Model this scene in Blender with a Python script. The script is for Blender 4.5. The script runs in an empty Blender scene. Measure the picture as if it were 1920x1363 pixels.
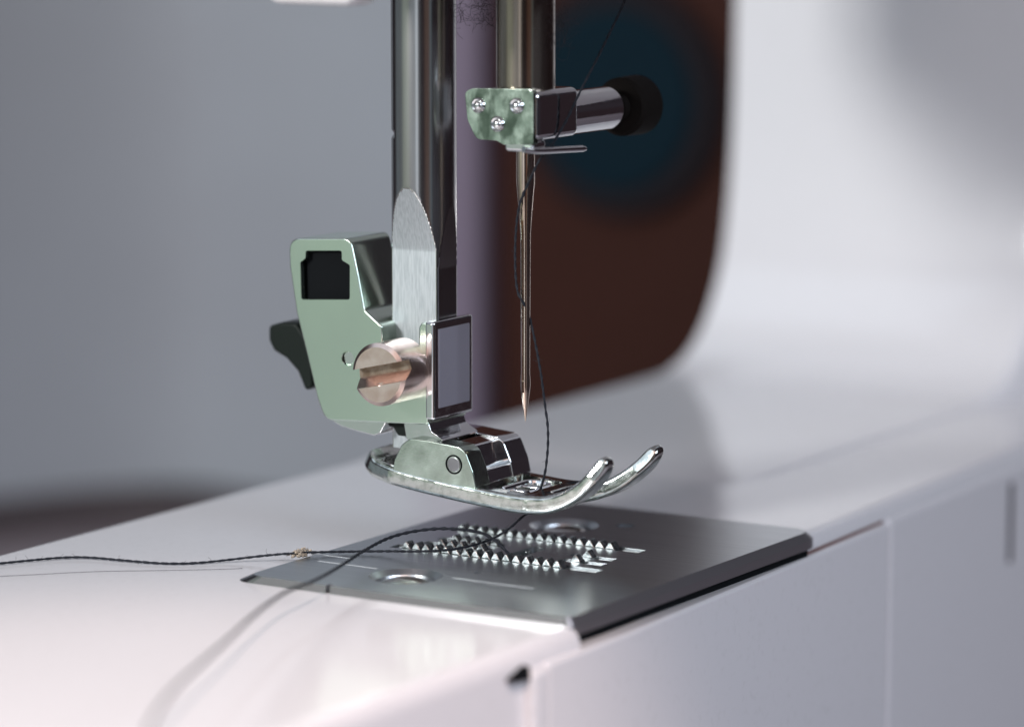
import bpy, bmesh, math, random
from mathutils import Vector, Matrix
random.seed(7)
S = 0.001                                   # everything below is written in millimetres
PI = math.pi
scn = bpy.context.scene
C = scn.collection

# ------------------------------------------------------------------ camera
FPX = 6580.0
TH, PH = math.radians(32), math.radians(8.5)
F = Vector((math.cos(TH)*math.cos(PH), math.sin(TH)*math.cos(PH), -math.sin(PH)))
R = Vector((math.sin(TH), -math.cos(TH), 0))
U = R.cross(F)
def ray(px, py): return F + R*((px-960)/FPX) + U*((681.5-py)/FPX)
CAM = ray(985, 1035)*-440.0
def at(px, py, ax, c):                       # where the sight line of a photo point meets the plane ax = c (mm)
    r = ray(px, py); i = 'xyz'.index(ax)
    return CAM + r*((c-CAM[i])/r[i])
cd = bpy.data.cameras.new('camera'); cam = bpy.data.objects.new('camera', cd); C.objects.link(cam)
cd.sensor_width = 36; cd.lens = FPX/1920*36
cd.clip_start = 0.01; cd.clip_end = 20
cam.matrix_world = Matrix(((R.x, U.x, -F.x, CAM.x*S), (R.y, U.y, -F.y, CAM.y*S), (R.z, U.z, -F.z, CAM.z*S), (0, 0, 0, 1)))
cd.dof.use_dof = True
cd.dof.focus_distance = 0.437
cd.dof.aperture_fstop = 11.0
cd.dof.aperture_blades = 0
scn.camera = cam
scn.view_settings.view_transform = 'Standard'; scn.view_settings.look = 'None'
scn.cycles.caustics_reflective = False; scn.cycles.caustics_refractive = False
scn.view_settings.exposure = 0; scn.view_settings.gamma = 1

# ------------------------------------------------------------------ world: soft patches of light added for fill and reflections
w = bpy.data.worlds.new('World'); scn.world = w; w.use_nodes = True
nt = w.node_tree; N = nt.nodes; L = nt.links; N.clear()
out = N.new('ShaderNodeOutputWorld'); bg = N.new('ShaderNodeBackground'); L.new(bg.outputs[0], out.inputs[0])
tc = N.new('ShaderNodeTexCoord')
nz = N.new('ShaderNodeTexNoise'); nz.inputs['Scale'].default_value = 3.0; nz.inputs['Detail'].default_value = 3
L.new(tc.outputs['Generated'], nz.inputs['Vector'])
base = N.new('ShaderNodeMix'); base.data_type = 'RGBA'
base.inputs[6].default_value = (0.010, 0.008, 0.010, 1); base.inputs[7].default_value = (0.045, 0.036, 0.045, 1)
L.new(nz.outputs['Fac'], base.inputs[0])
cur = base.outputs[2]
def lobe(az, el, az_w, el_w, soft, col, k):
    """a soft rectangular window of light centred on azimuth/elevation (degrees)"""
    global cur
    a, e = math.radians(az), math.radians(el)
    d = Vector((math.cos(a)*math.cos(e), math.sin(a)*math.cos(e), math.sin(e)))
    r = Vector((-math.sin(a), math.cos(a), 0)); u = d.cross(r)
    def dot(v):
        n = N.new('ShaderNodeVectorMath'); n.operation = 'DOT_PRODUCT'; n.inputs[1].default_value = v
        L.new(tc.outputs['Generated'], n.inputs[0]); return n.outputs['Value']
    def edge(s, half):
        ab = N.new('ShaderNodeMath'); ab.operation = 'ABSOLUTE'; L.new(s, ab.inputs[0])
        m = N.new('ShaderNodeMapRange'); m.interpolation_type = 'SMOOTHSTEP'
        h = math.sin(math.radians(half))
        m.inputs['From Min'].default_value = h + soft; m.inputs['From Max'].default_value = max(0, h - soft)
        L.new(ab.outputs[0], m.inputs['Value']); return m.outputs[0]
    def mul(p, q):
        m = N.new('ShaderNodeMath'); m.operation = 'MULTIPLY'; L.new(p, m.inputs[0])
        if isinstance(q, float): m.inputs[1].default_value = q
        else: L.new(q, m.inputs[1])
        return m.outputs[0]
    g = N.new('ShaderNodeMath'); g.operation = 'GREATER_THAN'; L.new(dot(d), g.inputs[0]); g.inputs[1].default_value = 0
    f = mul(mul(edge(dot(r), az_w), edge(dot(u), el_w)), g.outputs[0])
    mx = N.new('ShaderNodeMix'); mx.data_type = 'RGBA'; L.new(f, mx.inputs[0]); L.new(cur, mx.inputs[6])
    mx.inputs[7].default_value = (col[0]*k, col[1]*k, col[2]*k, 1); cur = mx.outputs[2]
lobe(116, -10, 19, 20, .08, (.36, .42, .46), .55)
lobe(148, -10, 15, 22, .10, (.53, .62, .56), .80)         # pale green room wall behind the free end
lobe(178, -8, 16, 20, .09, (.60, .66, .72), .62)
lobe(189, -8, 3.5, 22, .03, (.85, .92, 1.0), 1.5)          # narrow bright strip added for the streak on the bars
lobe(236, -6, 4, 18, .03, (.45, .62, .72), .50)
lobe(150, 46, 30, 14, .10, (.75, .86, 1.0), 1.3)           # cool patch high on the left, added to fill the bed
lobe(190, 36, 8, 18, .04, (.85, .93, 1.0), 2.2)           # tall bright strip behind the camera, added for streaks on the metal
lobe(-32, -10, 16, 12, .08, (.30, .20, .24), .09)
lobe(-75, 30, 9, 12, .04, (.85, .92, 1.0), 1.6)           # bright patch added on the operator's side for metal reflections
lobe(226, 0, 9, 26, .06, (.40, .25, .20), .40)  # warm patch added for the brown tone in the bars
lobe(216, 42, 20, 12, .10, (1.0, .72, .65), 1.3)  # unseen warm fill added for the pillar and bed
lobe(20, 50, 18, 10, .06, (.80, .84, 1.0), .5)
L.new(cur, bg.inputs['Color']); bg.inputs['Strength'].default_value = 0.85

def aim(o, loc, tgt):
    o.location = Vector(loc)*S
    o.rotation_euler = (Vector(tgt)-Vector(loc)).to_track_quat('-Z', 'Y').to_euler()
def area(name, loc, tgt, sx, sy, power, col):
    l = bpy.data.lights.new(name, 'AREA'); l.shape = 'RECTANGLE'; l.size = sx*S; l.size_y = sy*S
    l.energy = power; l.color = col
    o = bpy.data.objects.new(name, l); C.objects.link(o); aim(o, loc, tgt); return o
def spot(name, loc, tgt, ang, blend, power, col, rad):
    l = bpy.data.lights.new(name, 'SPOT'); l.spot_size = math.radians(ang); l.spot_blend = blend
    l.energy = power; l.color = col; l.shadow_soft_size = rad*S
    o = bpy.data.objects.new(name, l); C.objects.link(o); aim(o, loc, tgt); return o
area('window_light', (-520, 200, 215), (60, 10, 10), 85, 85, 3.1, (.98, .98, .97))
area('room_light', (-120, -520, 260), (60, 0, -20), 300, 200, 1.75, (.75, .85, 1.0))
spot('desk_lamp', (-300, -260, 380), (-125, -52, -1), 23.6, .50, 8.6, (1.0, .78, .70), 10)

# ------------------------------------------------------------------ materials
def mat(name, col, rough=.4, metal=0., spec=.5, noise=None, bump=None, rvar=None, coat=0.):
    """noise = (scale, colour2, stretch) mottles the colour; bump = (scale, strength_mm, stretch); rvar = roughness span"""
    m = bpy.data.materials.new(name); m.use_nodes = True
    t = m.node_tree; b = t.nodes['Principled BSDF']
    b.inputs['Base Color'].default_value = (*col, 1); b.inputs['Roughness'].default_value = rough
    b.inputs['Metallic'].default_value = metal; b.inputs['Specular IOR Level'].default_value = spec
    b.inputs['Coat Weight'].default_value = coat
    co = t.nodes.new('ShaderNodeTexCoord')
    def tex(scale, st, det=5):
        mp = t.nodes.new('ShaderNodeMapping'); mp.inputs['Scale'].default_value = st
        t.links.new(co.outputs['Object'], mp.inputs['Vector'])
        n = t.nodes.new('ShaderNodeTexNoise'); n.inputs['Scale'].default_value = scale*1000; n.inputs['Detail'].default_value = det
        t.links.new(mp.outputs[0], n.inputs['Vector']); return n.outputs['Fac']
    if noise:
        sc, c2, st = noise[:3]
        r = t.nodes.new('ShaderNodeValToRGB'); lo, hi = noise[3] if len(noise) > 3 else (.4, .62)
        r.color_ramp.elements[0].position = lo; r.color_ramp.elements[0].color = (*col, 1)
        r.color_ramp.elements[1].position = hi; r.color_ramp.elements[1].color = (*c2, 1)
        t.links.new(tex(sc, st), r.inputs[0]); t.links.new(r.outputs[0], b.inputs['Base Color'])
    if rvar:
        mr = t.nodes.new('ShaderNodeMapRange'); mr.inputs['From Min'].default_value = .3; mr.inputs['From Max'].default_value = .7
        mr.inputs['To Min'].default_value = max(.02, rough-rvar); mr.inputs['To Max'].default_value = rough+rvar
        t.links.new(tex(.6, (1, 1, 1)), mr.inputs['Value']); t.links.new(mr.outputs[0], b.inputs['Roughness'])
    if bump:
        bn = t.nodes.new('ShaderNodeBump'); bn.inputs['Strength'].default_value = 1.0
        bn.inputs['Distance'].default_value = bump[1]*S
        t.links.new(tex(bump[0], bump[2], 3), bn.inputs['Height']); t.links.new(bn.outputs[0], b.inputs['Normal'])
    return m
M = {}
M['plastic'] = mat('white_plastic', (.74, .73, .745), .13, 0, .5, noise=(.9, (.70, .69, .70), (1, 1, 1), (.55, .75)), bump=(.12, .012, (1, 1, 1)), rvar=.03)
M['chrome'] = mat('chrome', (.80, .81, .82), .09, 1, bump=(.35, .030, (1, 1, 1)), rvar=.04)
M['chrome_rough'] = mat('pitted_chrome', (.76, .79, .75), .12, 1, noise=(.9, (.50, .54, .49), (1, 1, 1), (.45, .66)), bump=(1.1, .025, (1, 1, 1)), rvar=.08)
M['zinc'] = mat('stained_zinc', (.68, .80, .69), .20, 1, noise=(.07, (.65, .755, .665), (1, 1, .8), (.40, .62)), bump=(6, .0009, (1, .15, 1)))
M['clampzinc'] = mat('mottled_clamp_plate', (.56, .66, .58), .20, 1, noise=(.45, (.17, .22, .18), (1, 1, .6), (.42, .58)), bump=(1.5, .006, (1, 1, 1)), rvar=.08)
M['bar'] = mat('oiled_steel_bar', (.46, .46, .46), .20, 1, noise=(.35, (.42, .40, .39), (1, 1, .10)))
M['needle_bar'] = mat('brown_oiled_bar', (.44, .38, .32), .19, 1, noise=(.4, (.30, .24, .19), (1, 1, .10)))
M['ground'] = mat('ground_steel_flat', (.45, .48, .50), .45, 1, noise=(4.5, (.36, .39, .41), (1, 1, .10)), bump=(6.0, .003, (1, 1, .06)))
M['nickel'] = mat('nickel_screw', (.72, .60, .55), .27, 1, noise=(.3, (.58, .44, .38), (1, 1, 1)), bump=(2.5, .0015, (1, 1, 1)))
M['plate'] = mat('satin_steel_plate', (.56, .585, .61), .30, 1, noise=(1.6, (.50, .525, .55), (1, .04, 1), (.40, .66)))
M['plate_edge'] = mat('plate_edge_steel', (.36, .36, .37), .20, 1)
M['lug'] = mat('stained_lug', (.60, .70, .62), .2, 1, noise=(.35, (.44, .52, .45), (1, 1, 1)), bump=(1.6, .012, (1, 1, 1)), rvar=.06)
M['pin'] = mat('dark_steel_pin', (.20, .20, .21), .4, 1)
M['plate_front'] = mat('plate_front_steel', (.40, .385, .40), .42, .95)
M['screw'] = mat('silver_plate_screw', (.50, .47, .46), .24, 1)
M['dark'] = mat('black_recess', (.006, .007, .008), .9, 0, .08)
M['blackplastic'] = mat('black_plastic', (.008, .012, .010), .42, 0, .15)
M['slot_shade'] = mat('slot_shade_metal', (.30, .24, .19), .36, 1, noise=(.8, (.20, .14, .10), (1, 1, 1)))  # shade of the screw slot put into the colour
M['feed'] = mat('feed_dog_steel', (.62, .66, .66), .22, .95, noise=(1.6, (.22, .25, .25), (1, 1, 1)), bump=(1.5, .02, (1, 1, 1)))
M['guide'] = mat('guide_line_steel', (.70, .72, .74), .45, .7)
M['needle'] = mat('needle_steel', (.80, .66, .55), .16, 1, noise=(.5, (.55, .42, .33), (1, 1, .1)))
M['thread'] = mat('black_thread', (.012, .014, .020), .75, 0, .3, bump=(6, .02, (1, 1, 1)))
M['lint'] = mat('tan_lint', (.50, .42, .33), .95, 0, .1, noise=(2.0, (.28, .24, .20), (1, 1, 1)))
M['fluff'] = mat('dark_fluff', (.05, .045, .05), .9, 0, .1)
M['seam'] = mat('seam_gap', (.05, .04, .05), .7)
M['seam_brown'] = mat('brown_seam', (.16, .07, .06), .7)
M['wall'] = mat('grey_wall', (.405, .44, .485), .8, 0, .2, noise=(.006, (.36, .385, .425), (1, 1, 1)))
M['table'] = mat('mauve_table', (.30, .26, .28), .5, 0, .4, noise=(.02, (.25, .21, .23), (1, 1, 1)))
M['shadow_strip'] = mat('shadow_strip_dark', (.075, .062, .068), .7)
M['cabinet'] = mat('dark_brown_cabinet', (.048, .020, .016), .8, 0, .05, noise=(.01, (.038, .017, .013), (1, 1, 1)))
M['blue'] = mat('dark_teal_disc', (.006, .017, .026), .8, 0, .05)
M['rim'] = mat('dark_rim', (.019, .016, .019), .8, 0, .05)
M['lavender'] = mat('lavender_board', (.20, .165, .225), .7, 0, .3)
M['pier'] = mat('dark_grey_pier', (.21, .235, .26), .8, 0, .2)
M['pad'] = mat('grey_pad', (.34, .325, .38), .5, .4)
M['hub'] = mat('black_knob', (.009, .007, .006), .75, 0, .08)

# ------------------------------------------------------------------ mesh helpers
def link(name, bm, m, parent=None, smooth=30, wn=True):
    for v in bm.verts: v.co *= S
    bmesh.ops.recalc_face_normals(bm, faces=bm.faces[:])
    me = bpy.data.meshes.new(name); bm.to_mesh(me); bm.free()
    for k in (m if isinstance(m, (list, tuple)) else [m]): me.materials.append(k)
    for p in me.polygons: p.use_smooth = True
    me.set_sharp_from_angle(angle=math.radians(smooth))
    o = bpy.data.objects.new(name, me); C.objects.link(o)
    if parent is not None: o.parent = parent
    if wn:
        md = o.modifiers.new('wn', 'WEIGHTED_NORMAL'); md.keep_sharp = True
    return o
def tag(o, label=None, cat=None, group=None, kind=None):
    if label: o['label'] = label
    if cat: o['category'] = cat
    if group: o['group'] = group
    if kind: o['kind'] = kind
    return o
def thing(name, label, cat, group=None):
    o = bpy.data.objects.new(name, None); o.empty_display_size = .01; C.objects.link(o)
    return tag(o, label, cat, group)
def area2(p): return sum(p[i][0]*p[(i+1) % len(p)][1]-p[(i+1) % len(p)][0]*p[i][1] for i in range(len(p)))/2
def rnd(poly, r, n=5):
    """round the corners of a polygon; r is one radius or a list"""
    out = []; k = len(poly)
    for i in range(k):
        p, a, b = Vector(poly[i]), Vector(poly[i-1]), Vector(poly[(i+1) % k])
        rr = r[i] if isinstance(r, (list, tuple)) else r
        da, db = (a-p), (b-p)
        if rr <= 0 or da.length < 1e-6 or db.length < 1e-6: out.append(p.copy()); continue
        ang = da.angle(db); t = min(rr/max(math.tan(ang/2), .05), da.length*.48, db.length*.48)
        p0, p2 = p+da.normalized()*t, p+db.normalized()*t
        for j in range(n+1):
            s = j/n; out.append(p0*(1-s)**2+p*(2*s*(1-s))+p2*s*s)
    return [(v.x, v.y) for v in out]
def to3(ax, c, q):
    return Vector((c, q[0], q[1])) if ax == 'x' else Vector((q[0], c, q[1])) if ax == 'y' else Vector((q[0], q[1], c))
def prism(poly, ax, a, b, bev=0., seg=3, bm=None, which='both', bev2=0.):
    bm2 = bmesh.new()
    va = [bm2.verts.new(to3(ax, a, q)) for q in poly]; vb = [bm2.verts.new(to3(ax, b, q)) for q in poly]
    fa, fb = bm2.faces.new(va), bm2.faces.new(vb[::-1]); n = len(poly)
    for i in range(n): bm2.faces.new((va[i], va[(i+1) % n], vb[(i+1) % n], vb[i]))
    bmesh.ops.recalc_face_normals(bm2, faces=bm2.faces[:])
    if bev2 > 0:
        bmesh.ops.bevel(bm2, geom=list(fb.edges), offset=bev2, segments=5, profile=.5, affect='EDGES', clamp_overlap=True); which = 'a'
        bmesh.ops.recalc_face_normals(bm2, faces=bm2.faces[:])
    if bev > 0:
        ed = (list(fa.edges) if which in ('both', 'a') else [])+(list(fb.edges) if which in ('both', 'b') else [])
        bmesh.ops.bevel(bm2, geom=ed, offset=bev, segments=seg, profile=.5, affect='EDGES', clamp_overlap=True)
    if bm is None: return bm2
    merge(bm, bm2); return bm
def merge(bm, other):
    t = bpy.data.meshes.new('t'); other.to_mesh(t); other.free(); bm.from_mesh(t); bpy.data.meshes.remove(t)
def box(x0, x1, y0, y1, z0, z1, bev=0., seg=3, bm=None):
    b2 = bmesh.new(); bmesh.ops.create_cube(b2, size=1)
    for v in b2.verts: v.co = Vector(((x0+x1)/2+v.co.x*(x1-x0), (y0+y1)/2+v.co.y*(y1-y0), (z0+z1)/2+v.co.z*(z1-z0)))
    if bev > 0: bmesh.ops.bevel(b2, geom=b2.edges[:], offset=bev, segments=seg, profile=.5, affect='EDGES')
    if bm is None: return b2
    merge(bm, b2); return bm
def lathe(prof, axis, org, n=48, bm=None, cap=True):
    """prof = [(distance along axis, radius)]"""
    b2 = bmesh.new(); ax = Vector(axis).normalized(); org = Vector(org)
    u = ax.orthogonal().normalized(); v = ax.cross(u); rings = []
    for d, r in prof:
        rings.append([b2.verts.new(org+ax*d+(u*math.cos(2*PI*i/n)+v*math.sin(2*PI*i/n))*max(r, 1e-4)) for i in range(n)])
    for a, b in zip(rings, rings[1:]):
        for i in range(n): b2.faces.new((a[i], a[(i+1) % n], b[(i+1) % n], b[i]))
    if cap: b2.faces.new(rings[0]); b2.faces.new(rings[-1][::-1])
    if bm is None: return b2
    merge(bm, b2); return bm
def cut(bm, cutters, mats=None):
    """boolean difference, evaluated straight into a bmesh"""
    def tmp(b, nm):
        me = bpy.data.meshes.new(nm); bmesh.ops.recalc_face_normals(b, faces=b.faces[:]); b.to_mesh(me); b.free()
        o = bpy.data.objects.new(nm, me); C.objects.link(o); return o
    o = tmp(bm, 'tmp_a'); cs = [tmp(c, 'tmp_b') for c in cutters]
    for c in cs:
        md = o.modifiers.new('b', 'BOOLEAN'); md.operation = 'DIFFERENCE'; md.solver = 'EXACT'; md.object = c
    dg = bpy.context.evaluated_depsgraph_get(); dg.update()
    me = bpy.data.meshes.new_from_object(o.evaluated_get(dg))
    r = bmesh.new(); r.from_mesh(me); bpy.data.meshes.remove(me)
    for k in [o]+cs:
        d = k.data; bpy.data.objects.remove(k); bpy.data.meshes.remove(d)
    return r
def catmull(pts, n=8):
    P = [Vector(p) for p in pts]; P = [P[0]*2-P[1]]+P+[P[-1]*2-P[-2]]; out = []
    for i in range(1, len(P)-2):
        for j in range(n):
            t = j/n; a, b, c, d = P[i-1:i+3]
            out.append(.5*((2*b)+(c-a)*t+(2*a-5*b+4*c-d)*t*t+(3*b-a-3*c+d)*t**3))
    return out+[P[-2]]
def resample(pts, step):
    out = [pts[0].copy()]; acc = 0
    for a, b in zip(pts, pts[1:]):
        l = (b-a).length; d = step-acc
        while d <= l: out.append(a.lerp(b, d/l)); d += step
        acc = l-(d-step)
    return out
def tube(pts, r, n=10, twist=0., flute=0., bm=None, wob=0.):
    b2 = bmesh.new(); pts = [Vector(p) for p in pts]; rings = []; nrm = None; ph = 0
    for i, p in enumerate(pts):
        t = (pts[min(i+1, len(pts)-1)]-pts[max(i-1, 0)]).normalized()
        if nrm is None: nrm = t.orthogonal().normalized()
        nrm = (nrm-t*nrm.dot(t)).normalized(); bn = t.cross(nrm)
        rr = r(i/(len(pts)-1)) if callable(r) else r
        rr *= 1+random.uniform(-wob, wob)
        ph += twist
        ring = []
        for k in range(n):
            a = 2*PI*k/n; q = rr*(1+flute*math.cos(2*(a-ph)))
            ring.append(b2.verts.new(p+nrm*math.cos(a)*q+bn*math.sin(a)*q))
        rings.append(ring)
    for a, b in zip(rings, rings[1:]):
        for k in range(n): b2.faces.new((a[k], a[(k+1) % n], b[(k+1) % n], b[k]))
    b2.faces.new(rings[0]); b2.faces.new(rings[-1][::-1])
    if bm is None: return b2
    merge(bm, b2); return bm
def yz(pts, x):                               # photo outline -> (y, z) on the plane X = x
    return [(p.y, p.z) for p in (at(a, b, 'x', x) for a, b in pts)]

# ------------------------------------------------------------------ setting: table and wall behind
ZT = -75
struct = lambda o: tag(o, kind='structure')
bm = bmesh.new(); box(-215, 700, -230, 900, ZT-20, ZT, bm=bm)
struct(link('table_surface', bm, M['table']))
bm = bmesh.new(); box(300, 320, 70, 1100, ZT, 700, bm=bm)
struct(link('wall', bm, M['wall']))
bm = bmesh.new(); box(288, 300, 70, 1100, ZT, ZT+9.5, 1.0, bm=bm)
struct(link('shadow_strip', bm, M['shadow_strip']))  # dark strip standing in for the shadow along the wall foot

ya_, yb_ = at(420, 400, 'x', 300).y, at(-330, 400, 'x', 220).y
cv = [(299.9-82*(i/16)**2.2, ya_+(yb_-ya_)*i/16) for i in range(17)]
bm = prism([(310, ya_-2)]+cv+[(310, yb_)], 'z', ZT, 700)     # curve added so the wall shades darker towards the left
struct(link('wall_shade_bend', bm, M['wall'], None, 60))
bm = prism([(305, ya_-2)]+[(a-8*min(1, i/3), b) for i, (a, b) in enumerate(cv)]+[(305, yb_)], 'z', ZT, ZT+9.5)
struct(link('shadow_strip_bend', bm, M['shadow_strip'], None, 60))  # same shadow strip carried along the curve

# the dark cabinet far behind the needle
XC = 262
cab = thing('cabinet', 'out of focus dark brown cabinet with a round teal disc, behind the needle', 'cabinet')
y_l, y_r = at(925, 400, 'x', XC).y, at(1420, 400, 'x', XC).y-60
z_b = ZT
link('panel', box(XC, 298, y_r, y_l, z_b, 170, 3), M['cabinet'], cab)
dc = at(1170, 185, 'x', XC)
dsc = link('round_disc', lathe([(0, 19), (-5, 19), (-6, 17)], (1, 0, 0), (XC-.01, dc.y, dc.z), 64), M['blue'], cab)
link('disc_rim', lathe([(0, 24.5), (-3, 24.5), (-4, 23)], (1, 0, 0), (XC-.01, dc.y, dc.z), 64), M['rim'], cab)
link('side_board', box(XC-6, 298, y_l, at(800, 400, 'x', XC).y, ZT, 170, 3), M['lavender'], cab)

# ------------------------------------------------------------------ the sewing machine
mach = thing('sewing_machine', 'white sewing machine with steel needle plate, raised chrome presser foot and threaded needle', 'sewing machine')
ZB = -1.0                                     # bed top; the needle plate stands a millimetre proud
YF = -25.4                                    # front face of the free arm
# free arm (YZ section swept along X) with a pocket for the plate
sec = [(60, ZB), (60, -60), (YF, -60), (YF, ZB)]
sec = rnd(sec, [3.0, 4, 4, 2.4], 6)
fa = prism(sec, 'x', -175, 158, 3.0, 4)
fa = cut(fa, [box(-29.0, 31.4, -40, 21.1, -3.7, 5)])
def skew(b):                                  # the front face of the arm is turned two degrees
    bmesh.ops.bisect_plane(b, geom=b.verts[:]+b.edges[:]+b.faces[:], plane_co=(-20, 0, 0), plane_no=(1, 0, 0), dist=1e-5)
    for v in b.verts:
        if v.co.y < -10: v.co.y += .045*max(0, v.co.x+20)
    return b
skew(fa)
link('free_arm', fa, M['plastic'], mach)
# pillar with its wide foot fillet (XZ profile swept along Y)
prof = [(48, ZB-.6), (70, ZB+.35), (110, ZB+.6), (136, ZB+.8), (143, .6), (149.3, 3.1), (154.8, 8), (159.4, 15.8), (161.7, 24.8), (163.2, 36), (163.9, 50), (164.3, 72),
        (164.3, 140), (290, 140), (290, -70), (158.2, -70), (158.2, -12), (48, -12)]
head_r = [(a.x, a.y) for a in catmull([(x, z, 0) for x, z in prof[:12]], 5)]
prof = head_r + prof[12:]
pl = prism([(p[0], p[1]) for p in prof], 'y', 59.4, 0, 3.0, 5, which='b')
link('pillar', pl, M['plastic'], mach, 40)
link('pillar_front', box(178, 290, -34, -.5, -70, 140, 5, 5), M['plastic'], mach)
# head and horizontal arm above the picture
hd = box(-36, 60, -34, 64, 72.5, 190, 9, 4)
box(40, 170, 0, 60, 90, 185, 6, 3, bm=hd)
link('head', hd, M['plastic'], mach)
link('head_lip', box(-33, -27, 3, 15.5, 69.3, 74, 1.4, 3), M['plastic'], mach)
# front cover with its seams
cov = box(-37.4, 57, YF-.9, YF+2, -58, -3.4, .6, 3)
fc = link('front_cover', skew(cov), M['plastic'], mach)
link('cover_gap', skew(box(31.5, 56.5, YF-.12, YF+2, -3.5, -3.05)), M['seam_brown'], fc)
link('plate_gap', box(-28.9, 31.3, -23.6, 20, -3.8, -2.35), M['dark'], fc)
link('latch_notch', skew(prism(rnd([(-45.6, -3.9), (-41.5, -2.8), (-41.5, -4.5)], .2), 'y', YF-.95, YF+1)), M['dark'], fc)
link('corner_rib', skew(box(-41.3, -37.6, YF-1.3, YF+2, -58, -3.6, .8, 3)), M['plastic'], fc)
link('side_cover', skew(box(57.6, 150, YF-.9, YF+2, -58, -3.0, .8, 3)), M['plastic'], mach)
link('inset_panel', skew(box(-12, 38, YF-1.15, YF-.8, -58, -30.5, .12, 2)), M['plastic'], fc)
link('slot', skew(box(101.0, 102.7, YF-1.1, YF+2, -17, -5.0, .3, 2)), M['seam'], mach)

# ------------------------------------------------------------------ needle plate
X0, X1, Y0, Y1 = -29.4, 31.8, -24.0, 21.5
outl = rnd([(X0, Y0), (X1-.0, Y0), (X1, Y1), (X0, Y1)], [.6, 3.0, 3.0, 2.2], 6)
np_ = prism(outl, 'z', -2.2, 0)
bmesh.ops.bisect_plane(np_, geom=np_.verts[:]+np_.edges[:]+np_.faces[:], plane_co=(0, 0, -1.05), plane_no=(0, 0, 1), dist=1e-5)
for v in np_.verts:                           # the sides flare out below the top, widest at the back
    if v.co.z < -1.0:
        v.co.y += 2.3*max(0, (v.co.y-14)/(Y1-14)) if v.co.y > 0 else -.5
        v.co.x += 1.5*max(0, (v.co.x-26)/(X1-26)) if v.co.x > 0 else -.08
XA, XB_, XCn = -5.2, 8.0, 1.4                # feed dog rows
slots = [(XA-1.1, XA+1.1, -13.8, 16.3), (-2.1, -.6, -12.2, -6.2), (-2.1, -.4, 4.5, 14.2), (1.0, 2.6, -11.8, -5.6), (1.0, 2.8, 4.5, 14.0), (XB_-1.1, XB_+1.1, -12.2, 16)]
cutters = [box(a, b, c, d, -1.6, 2) for a, b, c, d in slots]
cutters.append(prism(rnd([(-3.6, -1.1), (3.6, -1.1), (3.6, 1.1), (-3.6, 1.1)], 1.1, 6), 'z', -3, 2))
SC = [(-20.0, 4.7), (17.5, 4.9)]
for x, y in SC: cutters.append(lathe([(-1.5, 3.3), (-.6, 3.7), (.02, 4.55), (1.0, 5.4)], (0, 0, 1), (x, y, 0), 48))
gro = []                                      # engraved guide lines and small drilled holes
for (a, b), (c, d) in (((598, 1051), (706, 1066)), ((850, 1083), (1010, 1100)), ((585, 1037), (672, 1043))):
    p, q = at(a, b, 'z', 0), at(c, d, 'z', 0); gro.append((p.x, q.y, p.y))
p = at(896, 1073, 'z', 0); cutters.append(lathe([(-1, .55), (1, .55)], (0, 0, 1), (p.x, p.y, 0), 20))
p = at(1172, 985, 'z', 0); cutters.append(lathe([(-1, 1.2), (1, 1.2)], (0, 0, 1), (p.x, p.y, 0), 24))
cutters.append(box(X0-1, X0+1.0, 9.3, 9.9, -2, 1))
np_ = cut(np_, cutters)
np_.normal_update()
for f in np_.faces:
    c_ = f.calc_center_median()
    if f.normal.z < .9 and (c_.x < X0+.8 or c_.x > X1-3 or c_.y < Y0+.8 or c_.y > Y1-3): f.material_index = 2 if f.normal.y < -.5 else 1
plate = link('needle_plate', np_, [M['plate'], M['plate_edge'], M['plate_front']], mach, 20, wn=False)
for q_ in plate.data.polygons: q_.use_smooth = False
for x, y in SC:
    s = lathe([(-1.45, 3.2), (-1.1, 3.2), (-.75, 2.9), (-.45, 2.2), (-.28, 1.2), (-.22, .05)], (0, 0, 1), (x, y, 0), 40)
    s = cut(s, [box(x-.45, x+.45, y-5, y+5, -.95, 1)])
    link('plate_screw', s, M['screw'], plate)
for x, ya, yb in gro: link('guide_line', box(x-.20, x+.20, ya, yb, -.2, .012), M['guide'], plate)
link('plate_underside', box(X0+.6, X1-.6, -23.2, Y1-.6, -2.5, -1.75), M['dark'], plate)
# feed dogs: bars with saw teeth
def feed(x, hw, ya, yb, pitch, h, zt):
    b = bmesh.new(); box(x-hw, x+hw, ya-4.2, yb+.4, -1.5, -.22, .12, 2, bm=b); box(x-hw*.8, x+hw*.8, ya, yb, -1.5, zt-h+.02, bm=b)
    h -= .38; n = int((yb-ya)/pitch)
    for k in range(n):
        y = ya+(k+.5)*pitch
        j = random.uniform(-.06, .06)
        ww = hw*random.uniform(.93, .98)
        pts = [(y-pitch*.5, zt-h), (y+pitch*.5, zt-h), (y+pitch*.13+j, zt-.14), (y+j, zt-.04), (y-pitch*.10+j, zt-.16)]
        prism(pts, 'x', x-ww, x+ww, .05, 1, bm=b)
    return link('feed_dog', b, M['feed'], mach, 25)
feed(XA, .78, -8.9, 15.6, 1.48, 1.45, .90)
feed(-1.35, .6, -9.2, -6.8, 1.6, 1.3, .95)
feed(-1.3, .62, 4.8, 13.4, 1.48, 1.35, .82)
feed(1.8, .6, -9.0, -7.4, 1.5, 1.3, .95)
feed(1.9, .62, 4.8, 13.2, 1.48, 1.35, .82)
feed(XB_, .78, -8.7, 15.3, 1.48, 1.4, .90)

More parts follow.
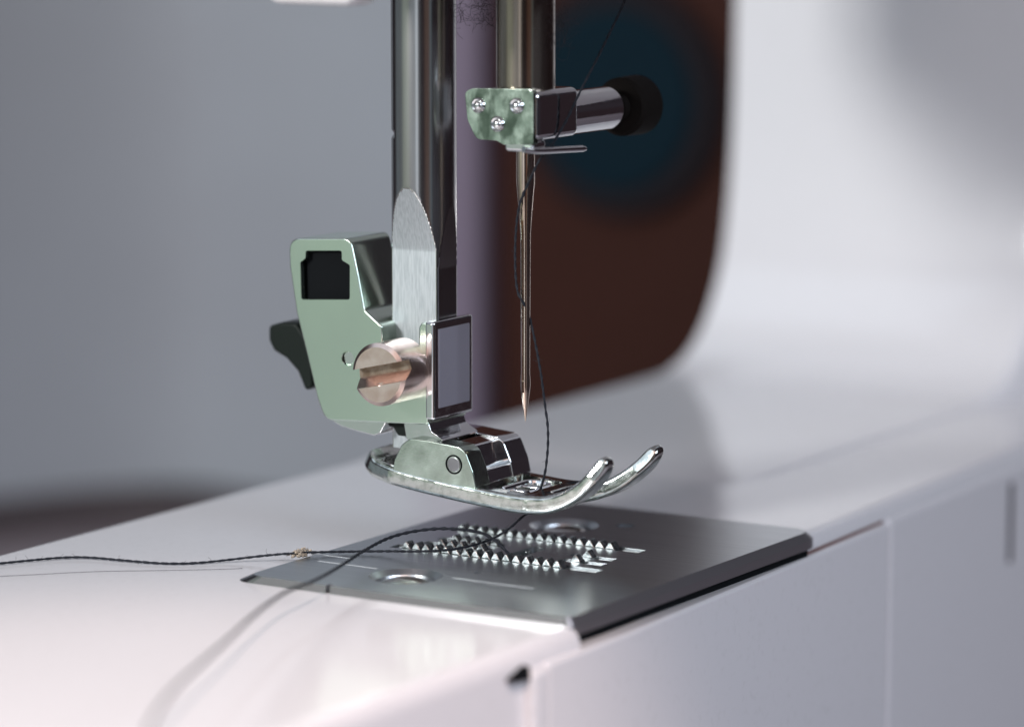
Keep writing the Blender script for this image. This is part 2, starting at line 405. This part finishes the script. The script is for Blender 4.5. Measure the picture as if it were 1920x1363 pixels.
# ------------------------------------------------------------------ presser bar (round bar ground flat on its left face)
BX, BY, BR = 0.0, 15.0, 4.1
bb = bmesh.new(); zs = [12+i*.2 for i in range(325)]; n = 144; rings = []
zf = at(757, 350, 'x', -3.5).z
zg = at(845, 385, 'x', 0).z
for z in zs:
    c = 2.35 if z < zf-8 else 2.35+(BR-2.35)*((z-(zf-8))/8.0)**1.15
    g = 3.4 if z < zg-8 else 3.4+(BR-3.4)*max(0, (z-(zg-8))/8.0)
    notch = .45*max(0, 1-abs(z-at(735, 247, 'x', 0).z)/.55)
    ring = []
    for k in range(n):
        a = 2*PI*k/n; x, y = BR*math.cos(a), BR*math.sin(a)
        if y > 2.2 and notch: y -= notch; 
        x = max(x, -min(c, BR+1)); y = max(y, -min(g, BR+1)) if g < BR else y
        ring.append(bb.verts.new((BX+x, BY+y, z)))
    rings.append(ring)
for a, b in zip(rings, rings[1:]):
    for k in range(n): bb.faces.new((a[k], a[(k+1) % n], b[(k+1) % n], b[k]))
bb.faces.new(rings[0]); bb.faces.new(rings[-1][::-1])
bb.normal_update()
for f in bb.faces:
    cx = sum(v.co.x for v in f.verts)/len(f.verts); cz = f.calc_center_median().z
    if all(abs(v.co.x-BX) < BR*math.cos(math.asin(min(1, abs(v.co.y-BY)/BR)))-.015 or abs(v.co.y-BY) > 9 for v in f.verts) and cx < -1.9 and cz < zf: f.material_index = 1
link('presser_bar', bb, [M['bar'], M['ground']], mach, 14, wn=False)

# ------------------------------------------------------------------ presser foot holder (ankle)
XL, XR = -5.5, 3.3
pts = [(541, 447), (657, 447), (672, 520), (683, 581), (716, 612), (717, 645), (742, 662), (785, 662), (785, 614), (790, 605), (803, 606), (803, 797), (609, 788), (594, 744), (574, 660), (556, 588), (543, 500)]
poly = rnd(yz(pts, XL), [1.9, 1.3, 0, 1.0, .5, .4, .3, .3, .3, .25, .3, .4, 1.9, 1, 1, 1, 1], 5)
wpts = rnd(yz([(573, 470), (641, 470), (641, 488), (656, 497), (656, 562), (565, 562), (563, 492), (573, 484)], XL), .35, 3)
hb = prism(poly, 'x', XL, XR, .42, 3, bev2=1.0)
hb = cut(hb, [prism(wpts, 'x', XL-2, XL+5.5), lathe([(-3, .95), (1.0, .95)], (1, 0, 0), at(652, 672, 'x', XL), 32)])
hold = link('presser_foot_holder', hb, M['zinc'], mach, 32)
# black box standing in for the shade inside the window, rivet stub, chrome front and top shells
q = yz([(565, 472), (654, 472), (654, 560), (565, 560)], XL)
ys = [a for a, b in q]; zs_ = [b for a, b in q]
link('window_shade', box(XL+1.1, XL+5.4, min(ys)-.05, max(ys)-.15, min(zs_)-.1, max(zs_)+.1), M['dark'], hold)
p = at(652, 672, 'x', XL); link('rivet', lathe([(0, .8), (.9, .8)], (1, 0, 0), (XL+.35, p.y, p.z), 28), M['chrome'], hold)
yfr = yz([(803, 700)], XL)[0][0]
zt_, zb_ = yz([(803, 607)], XL)[0][1], yz([(803, 790)], XL)[0][1]
link('front_wall', box(XL-.05, XR+.2, yfr-.9, yfr+.55, zb_+.1, zt_+.25, .40, 4), M['chrome'], hold)
link('front_pad', box(XL+.95, XR-.75, yfr-1.02, yfr-.7, zb_+1.6, zt_-.75, .10, 2), M['pad'], hold)
# clamp screw with a slotted head
sc_ = at(708, 703, 'x', XL-5.7)
hs = lathe([(0, 3.45), (.35, 3.95), (5.9, 3.95)], (1, 0, 0), (XL-5.7, sc_.y, sc_.z), 72)
cb = box(-8, 8, -30, 30, -.95, .95)
sl = prism([(-.6, -1.45), (-.6, 1.15), (1.8, 1.15), (1.8, -.05), (.35, -1.25)], 'y', -6, 6)
rot = Matrix.Rotation(math.radians(-13), 4, 'X')
for v in sl.verts: v.co = rot @ v.co + Vector((XL-5.7, sc_.y, sc_.z))
cb.free()
pit = lathe([(-1, .35), (.6, .35)], (1, 0, 0), (XL-5.7, sc_.y-.1, sc_.z-1.1), 20)
hs = cut(hs, [sl, pit])
hs.normal_update()
for f in hs.faces:                            # slot floor coloured darker to put in its shade
    c_ = rot.inverted() @ (f.calc_center_median()-Vector((XL-5.7, sc_.y, sc_.z)))
    if 1.5 < c_.x < 2.2 and -.2 < c_.z < 1.2 and f.normal.x < -.8: f.material_index = 1
link('clamp_screw', hs, [M['nickel'], M['slot_shade']], hold, 28)
# black quick release lever behind
pts = rnd(yz([(523, 607), (548, 600), (575, 602), (600, 640), (606, 720), (592, 730), (577, 692), (556, 668), (532, 653), (523, 634)], 1.0), .7, 4)
link('release_lever', prism(pts, 'x', -1.4, 3.2, .5, 3), M['blackplastic'], hold)
# lower claw, neck and the chamfered shoulder above the foot
pts = rnd(yz([(618, 786), (728, 786), (714, 812), (703, 817), (668, 808), (640, 799)], -4.6), .25, 2)
link('claw', prism(pts, 'x', -4.7, -1.0, .15, 2), M['chrome'], hold)
pts = rnd(yz([(716, 790), (760, 790), (762, 818), (748, 816), (738, 800), (722, 798), (715, 812), (708, 814)], -3.2), .2, 2)
link('spring', prism(pts, 'x', -3.4, 2.0, .1, 2), M['blackplastic'], hold)
pts = rnd(yz([(757, 794), (803, 792), (808, 808), (834, 828), (800, 830), (762, 824)], XL+.3), [.1, .3, .4, .2, .2, .3], 3)
link('neck', prism(pts, 'x', XL+.3, XR-.3, .2, 3), M['chrome'], hold)

# ------------------------------------------------------------------ presser foot
XS = 6.7
low = [(672, 884), (684, 893), (700, 900), (760, 918), (850, 940), (930, 957), (970, 964), (1000, 966), (1025, 964.5), (1050, 957), (1072, 946), (1092, 931), (1108, 915), (1122, 897), (1133, 877)]
path = resample(catmull([(p.y, p.z, 0) for p in (at(a, b, 'x', -XS) for a, b in low)], 10), .25)
Ls = (len(path)-1)*.25
def fr(s):
    i = max(0, min(len(path)-2, int(s/.25))); t = s/.25-i
    p = path[i].lerp(path[i+1], t)
    a, b = path[max(0, i-4)], path[min(len(path)-1, i+5)]; d = (b-a).normalized()
    nn = Vector((d.y, -d.x, 0)); nn = nn if nn.y > 0 else -nn
    if s > Ls: p = path[-1]+d*(s-Ls)
    if s < 0: p = path[0]+d*s
    return p, nn
def bend(bm, step=.5):
    smin, smax = min(v.co.y for v in bm.verts), max(v.co.y for v in bm.verts)
    s = smin+step
    while s < smax-.05:
        bmesh.ops.bisect_plane(bm, geom=bm.verts[:]+bm.edges[:]+bm.faces[:], plane_co=(0, s, 0), plane_no=(0, 1, 0), dist=1e-5); s += step
    for v in bm.verts:
        p, nn = fr(v.co.y); th = 1.0 if v.co.y < 26 else max(.78, 1-(v.co.y-26)*.022)
        e = (v.co.y-(Ls-.9))/1.55
        h = v.co.z*th
        if e > 0: k = math.sqrt(max(.02, 1-min(1, e)**2)); h = T*th/2+(h-T*th/2)*k
        x = v.co.x; u_ = max(0, (v.co.y-sF-3)/(Ls-sF-3))
        if x > 0: x += 1.9*u_; h -= .5*u_
        v.co = Vector((x, p.x+nn.x*h, p.y+nn.y*h))
    bmesh.ops.triangulate(bm, faces=[f for f in bm.faces if len(f.verts) > 4])
    return bm
def s_of_y(y): return min(range(len(path)), key=lambda i: abs(path[i].x-y))*.25
sF = s_of_y(-4.2)                             # where the slot between the toes ends
T = 2.3
plan = [(-XS+1.6, -1.4), (XS-1.6, -1.4), (XS, 4.5), (XS, sF), (XS-.2, Ls-2.5), (XS-1.0, Ls+.6), (XS-2.8, Ls+.4), (XS-3.9, Ls-3), (2.7, sF+5), (2.6, sF+1.2), (-2.6, sF+1.2), (-2.7, sF+5), (-XS+3.9, Ls-3),
        (-XS+2.8, Ls+.4), (-XS+1.0, Ls+.6), (-XS+.2, Ls-2.5), (-XS, sF), (-XS, 4.5)]
plan = rnd(plan, [3.4, 3.4, 2, 1, 1, .8, .8, 1, 2, 1.2, 1.2, 2, 1, .8, .8, 1, 1, 2], 6)
so = prism(plan, 'z', 0, T, .62, 4)
s0 = s_of_y(0)
so = cut(so, [prism(rnd([(-5.3, 1.2), (5.3, 1.2), (5.3, s_of_y(11)), (-5.3, s_of_y(11))], [2.6, 2.6, .5, .5], 5), 'z', .9, 4),
              prism(rnd([(-3.7, s0-1.6), (3.7, s0-1.6), (3.7, s0+1.6), (-3.7, s0+1.6)], 1.5, 6), 'z', -1, 4),
              prism(rnd([(-4.6, s0-4.4), (4.6, s0-4.4), (4.6, s0+3.2), (-4.6, s0+3.2)], 1.5, 6), 'z', T-.7, 4)])
so = bend(so)
foot = link('presser_foot', so, M['chrome_rough'], mach, 35)
# raised bead round the needle hole, and the two bright bars inside it
ringp = rnd([(-3.9, s0-1.8), (3.9, s0-1.8), (3.9, s0+1.8), (-3.9, s0+1.8)], 1.7, 8)
rp = []
for a, b in ringp+ringp[:1]:
    p, nn = fr(b); rp.append(Vector((a, p.x+nn.x*(T-.55), p.y+nn.y*(T-.55))))
link('needle_hole_bead', tube(rp, .38, 8), M['chrome'], foot)
for xx in (-1.6, 1.4):
    p, nn = fr(s0)
    link('guide_bar', box(xx-.35, xx+.35, -1.7, 1.7, p.y+.9, p.y+1.9, .25, 3), M['chrome'], foot)
# side lugs, middle block and hinge pin
lug = yz([(734, 893), (739, 862), (753, 833), (768, 822), (800, 826), (860, 838), (872, 848), (886, 885), (892, 916), (812, 905)], -XS+.1)
lugr = rnd(lug, [.2, 1.0, 1.2, 1.0, .5, 1.2, 1.2, 1.2, .2, 0], 5)
link('side_lug', prism(lugr, 'x', -XS+.12, -XS+3.5, .32, 3), M['lug'], foot)
link('side_lug', prism(lugr, 'x', XS-4.4, XS-.12, .45, 3), M['chrome'], foot)
blk = yz([(742, 893), (760, 835), (830, 831), (856, 840), (866, 862), (872, 880), (884, 886), (890, 912), (800, 903)], -XS+.1)
blk = rnd([(a, b-.25) for a, b in blk], [.2, .6, .4, .6, .5, .4, .5, .2, 0], 4)
link('middle_block', prism(blk, 'x', -XS+3.3, XS-4.2, .3, 3), M['chrome'], foot)
lg = yz([(895, 866), (899, 884), (884, 886)], -XS+.1)
pn = at(850, 871, 'x', -XS)
link('hinge_pin', lathe([(-.06, .75), (-.02, .9), (.5, .9)], (1, 0, 0), (-XS+.05, pn.y, pn.z), 32), M['pin'], foot)
rg = [Vector((-XS+.1, pn.y+1.12*math.cos(a), pn.z+1.12*math.sin(a))) for a in [2*PI*i/36 for i in range(37)]]
link('pin_ring', tube(rg, .11, 6), M['dark'], foot)

# ------------------------------------------------------------------ needle bar, clamp and needle
NR = 3.62
link('needle_bar', lathe([(52, NR), (60, NR), (90, NR)], (0, 0, 1), (0, 0, 0), 72), M['needle_bar'], mach, wn=False)
CX0, CX1, CY = -5.0, 5.3, -4.3
zt = at(1000, 172, 'x', CX0).z; zb = at(1000, 268, 'x', CX0).z
pts = rnd(yz([(871, 172), (886, 166), (1000, 168), (1000, 272), (944, 272), (930, 264), (893, 262), (876, 225)], CX0), [.8, .4, .8, .1, .4, .6, 1.2, 1.2], 5)
clamp = link('needle_clamp', prism(pts, 'x', CX0, CX0+1.1, .18, 2), M['clampzinc'], mach)
link('clamp_body', box(CX0+.35, CX1, CY-.25, 4.4, zb+.15, zt+.0, .85, 4), M['chrome'], clamp)
fl = box(CX0+.1, CX0+3.2, -4.1, at(944, 280, 'x', CX0).y, at(1000, 287, 'x', CX0).z, zb+.2, .45, 4)
link('lower_flange', fl, M['chrome'], clamp)
for a, b in ((897, 198), (969, 199), (933, 233)):
    p = at(a, b, 'x', CX0)
    r_ = lathe([(.2, 1.02), (-.12, .98), (-.30, .78), (-.22, .60), (-.30, .55), (-.46, .38), (-.50, .1)], (1, 0, 0), (CX0, p.y, p.z), 28)
    link('rivet', r_, M['chrome'], clamp, 50)
sy = -1.3; sz = at(1120, 205, 'y', sy).z
xe = at(1172, 205, 'y', sy-2.2).x
sp = lathe([(0, 2.45), (.4, 2.75), (xe-CX1-1.2, 2.75), (xe-CX1-.5, 2.55), (xe-CX1-.1, 2.1), (xe-CX1, 1.7)], (1, 0, 0), (CX1-.1, sy, sz), 56)
link('clamp_screw', sp, M['chrome'], clamp)
kc = Vector((xe+1.2, sy-.6, sz))
link('knob', lathe([(-1.4, 1.6), (0, 1.7), (.1, 3.3), (.5, 3.75), (4.6, 3.85), (5.2, 3.4), (5.3, 0.1)], (1, 0, 0), kc, 48), M['hub'], clamp)
a_, b_ = at(1010, 283, 'y', CY-.3), at(1097, 279, 'y', CY-.9)
gp = catmull([Vector((a_.x-2.2, a_.y+.8, a_.z+.3)), a_, a_.lerp(b_, .5), b_], 8)
link('thread_guide', tube(gp, lambda t: .42 if t < .96 else .30, 14), M['chrome'], clamp)
# needle: shank, cone, blade, scarf bump and point, along the vertical
def zpx(py): return at(985, py, 'x', 0).z
nd = [(zpx(275), 1.02), (zpx(338), 1.02), (zpx(345), 1.0), (zpx(395), .74), (zpx(440), .57), (zpx(560), .53), (zpx(700), .50), (zpx(712), .55), (zpx(722), .56), (zpx(734), .50), (zpx(765), .26), (zpx(785), .07), (zpx(791), .012)]
ndl = lathe([(z, r*1.12) for z, r in nd], (0, 0, 1), (0, 0, 0), 28)
ey = zpx(722)
ndl = cut(ndl, [box(-.75, -.36, -.14, .14, zpx(712), zpx(380)), box(-2, 2, -.16, .16, ey-.9, ey+.5)])
link('needle', ndl, M['needle'], mach, 40, wn=False)

# ------------------------------------------------------------------ threads
TR = .145
def fuzz(pts, n, ln, parent, name='fuzz'):
    b = bmesh.new()
    for _ in range(n):
        p = random.choice(pts); q = [p]
        d = Vector((random.gauss(0, 1), random.gauss(0, 1), abs(random.gauss(0, .8)))).normalized()
        for k in range(7):
            d = (d+Vector((random.gauss(0, .4), random.gauss(0, .4), random.gauss(0, .35)))).normalized()
            q.append(q[-1]+d*ln*random.uniform(.5, 1.2)/7)
        tube(q, .016, 4, bm=b)
    o = link(name, b, M['fluff'], parent, wn=False); o['kind'] = 'stuff'; return o
def thread(pts, label, r=TR, nf=0):
    sm = resample(catmull(pts, 14), .16)
    for i, p in enumerate(sm):
        p += Vector((random.gauss(0, .006), random.gauss(0, .006), random.gauss(0, .006)))
    o = link('thread', tube(sm, r, 8, twist=.42, flute=.22, wob=.05), M['thread'], None, 60, wn=False)
    tag(o, label, 'thread')
    if nf: fuzz(sm, nf, 1.0, o)
    return o, sm
A = lambda x, y, ax, c: at(x, y, ax, c)
top = [A(1190, -60, 'x', 8), A(1172, 0, 'x', 7.4), A(1130, 90, 'x', 5), A(1090, 168, 'x', 3), A(1062, 226, 'x', 1.2), A(1036, 270, 'x', -.8), A(1012, 300, 'x', -1.6),
       A(990, 345, 'x', -1.5), A(974, 385, 'x', -1.3), A(967, 440, 'x', -.9), A(966, 500, 'x', -.7), A(970, 545, 'x', -.7), A(980, 566, 'x', -.75), A(992, 592, 'x', .2),
       A(1003, 640, 'x', .4), A(1014, 700, 'x', .4), A(1022, 760, 'x', .4), A(1027, 800, 'x', .3), A(1027, 840, 'x', .2), A(1022, 885, 'x', 0), A(1011, 925, 'x', 0), A(1003, 950, 'x', 0),
       A(978, 970, 'x', -.3), A(950, 994, 'x', -1.5), A(915, 1013, 'z', 1.4), A(860, 1028, 'z', 1.3), A(800, 1033, 'z', 1.25), A(720, 1033, 'z', .5), A(640, 1034, 'z', .35), A(565, 1036, 'z', .5), A(500, 1041, 'z', -.1),
       A(430, 1049, 'z', -.6), A(370, 1055, 'z', -.75), A(310, 1056, 'z', -.75), A(240, 1051, 'z', -.7), A(170, 1045, 'z', -.7), A(120, 1045, 'z', -.7), A(60, 1050, 'z', -.7), A(0, 1056, 'z', -.7), A(-60, 1062, 'z', -.7)]
thread(top, 'black upper thread passing the needle, then trailing left across the bed', nf=75)
bob = [A(985, 1052, 'z', -1.0), A(962, 1048, 'z', -.2), A(950, 1034, 'z', .8), A(930, 1014, 'z', 2.0), A(905, 1000, 'z', 2.8), A(870, 993, 'z', 3.1), A(820, 991, 'z', 3.1), A(770, 997, 'z', 2.8), A(725, 1010, 'z', 2.4), A(680, 1034, 'z', 2.1), A(640, 1060, 'z', 2.1),
       A(590, 1088, 'z', 2.2), A(540, 1108, 'z', 2.6), A(505, 1130, 'z', 2.9), A(470, 1158, 'z', 3.1), A(430, 1196, 'z', 3.3), A(385, 1236, 'z', 3.5), A(340, 1277, 'z', 3.7), A(305, 1318, 'z', 3.9), A(280, 1363, 'z', 4.1), A(268, 1420, 'z', 4.3)]
thread(bob, 'black bobbin thread looping over the feed dogs and hanging toward the near corner', r=TR*1.3, nf=30)
hr = [A(-40, 1082, 'z', -.9), A(60, 1077, 'z', -.9), A(180, 1071, 'z', -.9), A(300, 1069, 'z', -.9), A(400, 1067, 'z', -.9), A(462, 1065, 'z', -.85)]
o = link('hair', tube(resample(catmull(hr, 8), .6), .028, 5), M['fluff'], None, wn=False)
tag(o, 'single fine dark hair lying on the white bed below the trailing thread', 'hair')

# lint clump and the dust caught on the two bars
p = at(564, 1042, 'z', 0)
lb = bmesh.new()
for k in range(80):
    c = p+Vector((random.gauss(0, .42), random.gauss(0, .50), abs(random.gauss(.3, .18))))
    q = [c]; d = Vector((random.gauss(0, 1), random.gauss(0, 1), random.gauss(0, .5))).normalized()
    for j in range(4):
        d = (d+Vector((random.gauss(0, .8), random.gauss(0, .8), random.gauss(0, .5)))).normalized(); n2 = q[-1]+d*.16
        n2.z = max(n2.z, .05); q.append(n2)
    tube(q, .15, 6, bm=lb)
o = link('lint_clump', lb, M['lint'], None, wn=False); tag(o, 'small tan clump of lint on the back left edge of the needle plate', 'lint')
def fluff(cx, cy, xpl, sx, sz, n, label):
    b = bmesh.new(); c0 = at(cx, cy, 'x', xpl)
    for _ in range(n):
        q = [c0+Vector((random.gauss(0, .4), random.gauss(0, sx), random.gauss(0, sz)))]
        d = Vector((random.gauss(0, 1), random.gauss(0, 1), random.gauss(0, 1))).normalized()
        for j in range(12):
            d = (d+Vector((random.gauss(0, .5), random.gauss(0, .5), random.gauss(0, .5)))).normalized(); q.append(q[-1]+d*.28)
        tube(q, .018, 4, bm=b)
    o = link('dust_fluff', b, M['fluff'], None, wn=False); tag(o, label, 'dust')
fluff(905, 18, 1.5, 1.1, 1.0, 60, 'grey dust fluff caught on the left side of the needle bar')
fluff(1050, 52, 0, .8, 1.2, 46, 'grey dust fluff caught on the right side of the needle bar')
fluff(862, 30, 1.5, .5, 1.2, 22, 'thin dust fluff caught on the right side of the presser bar')
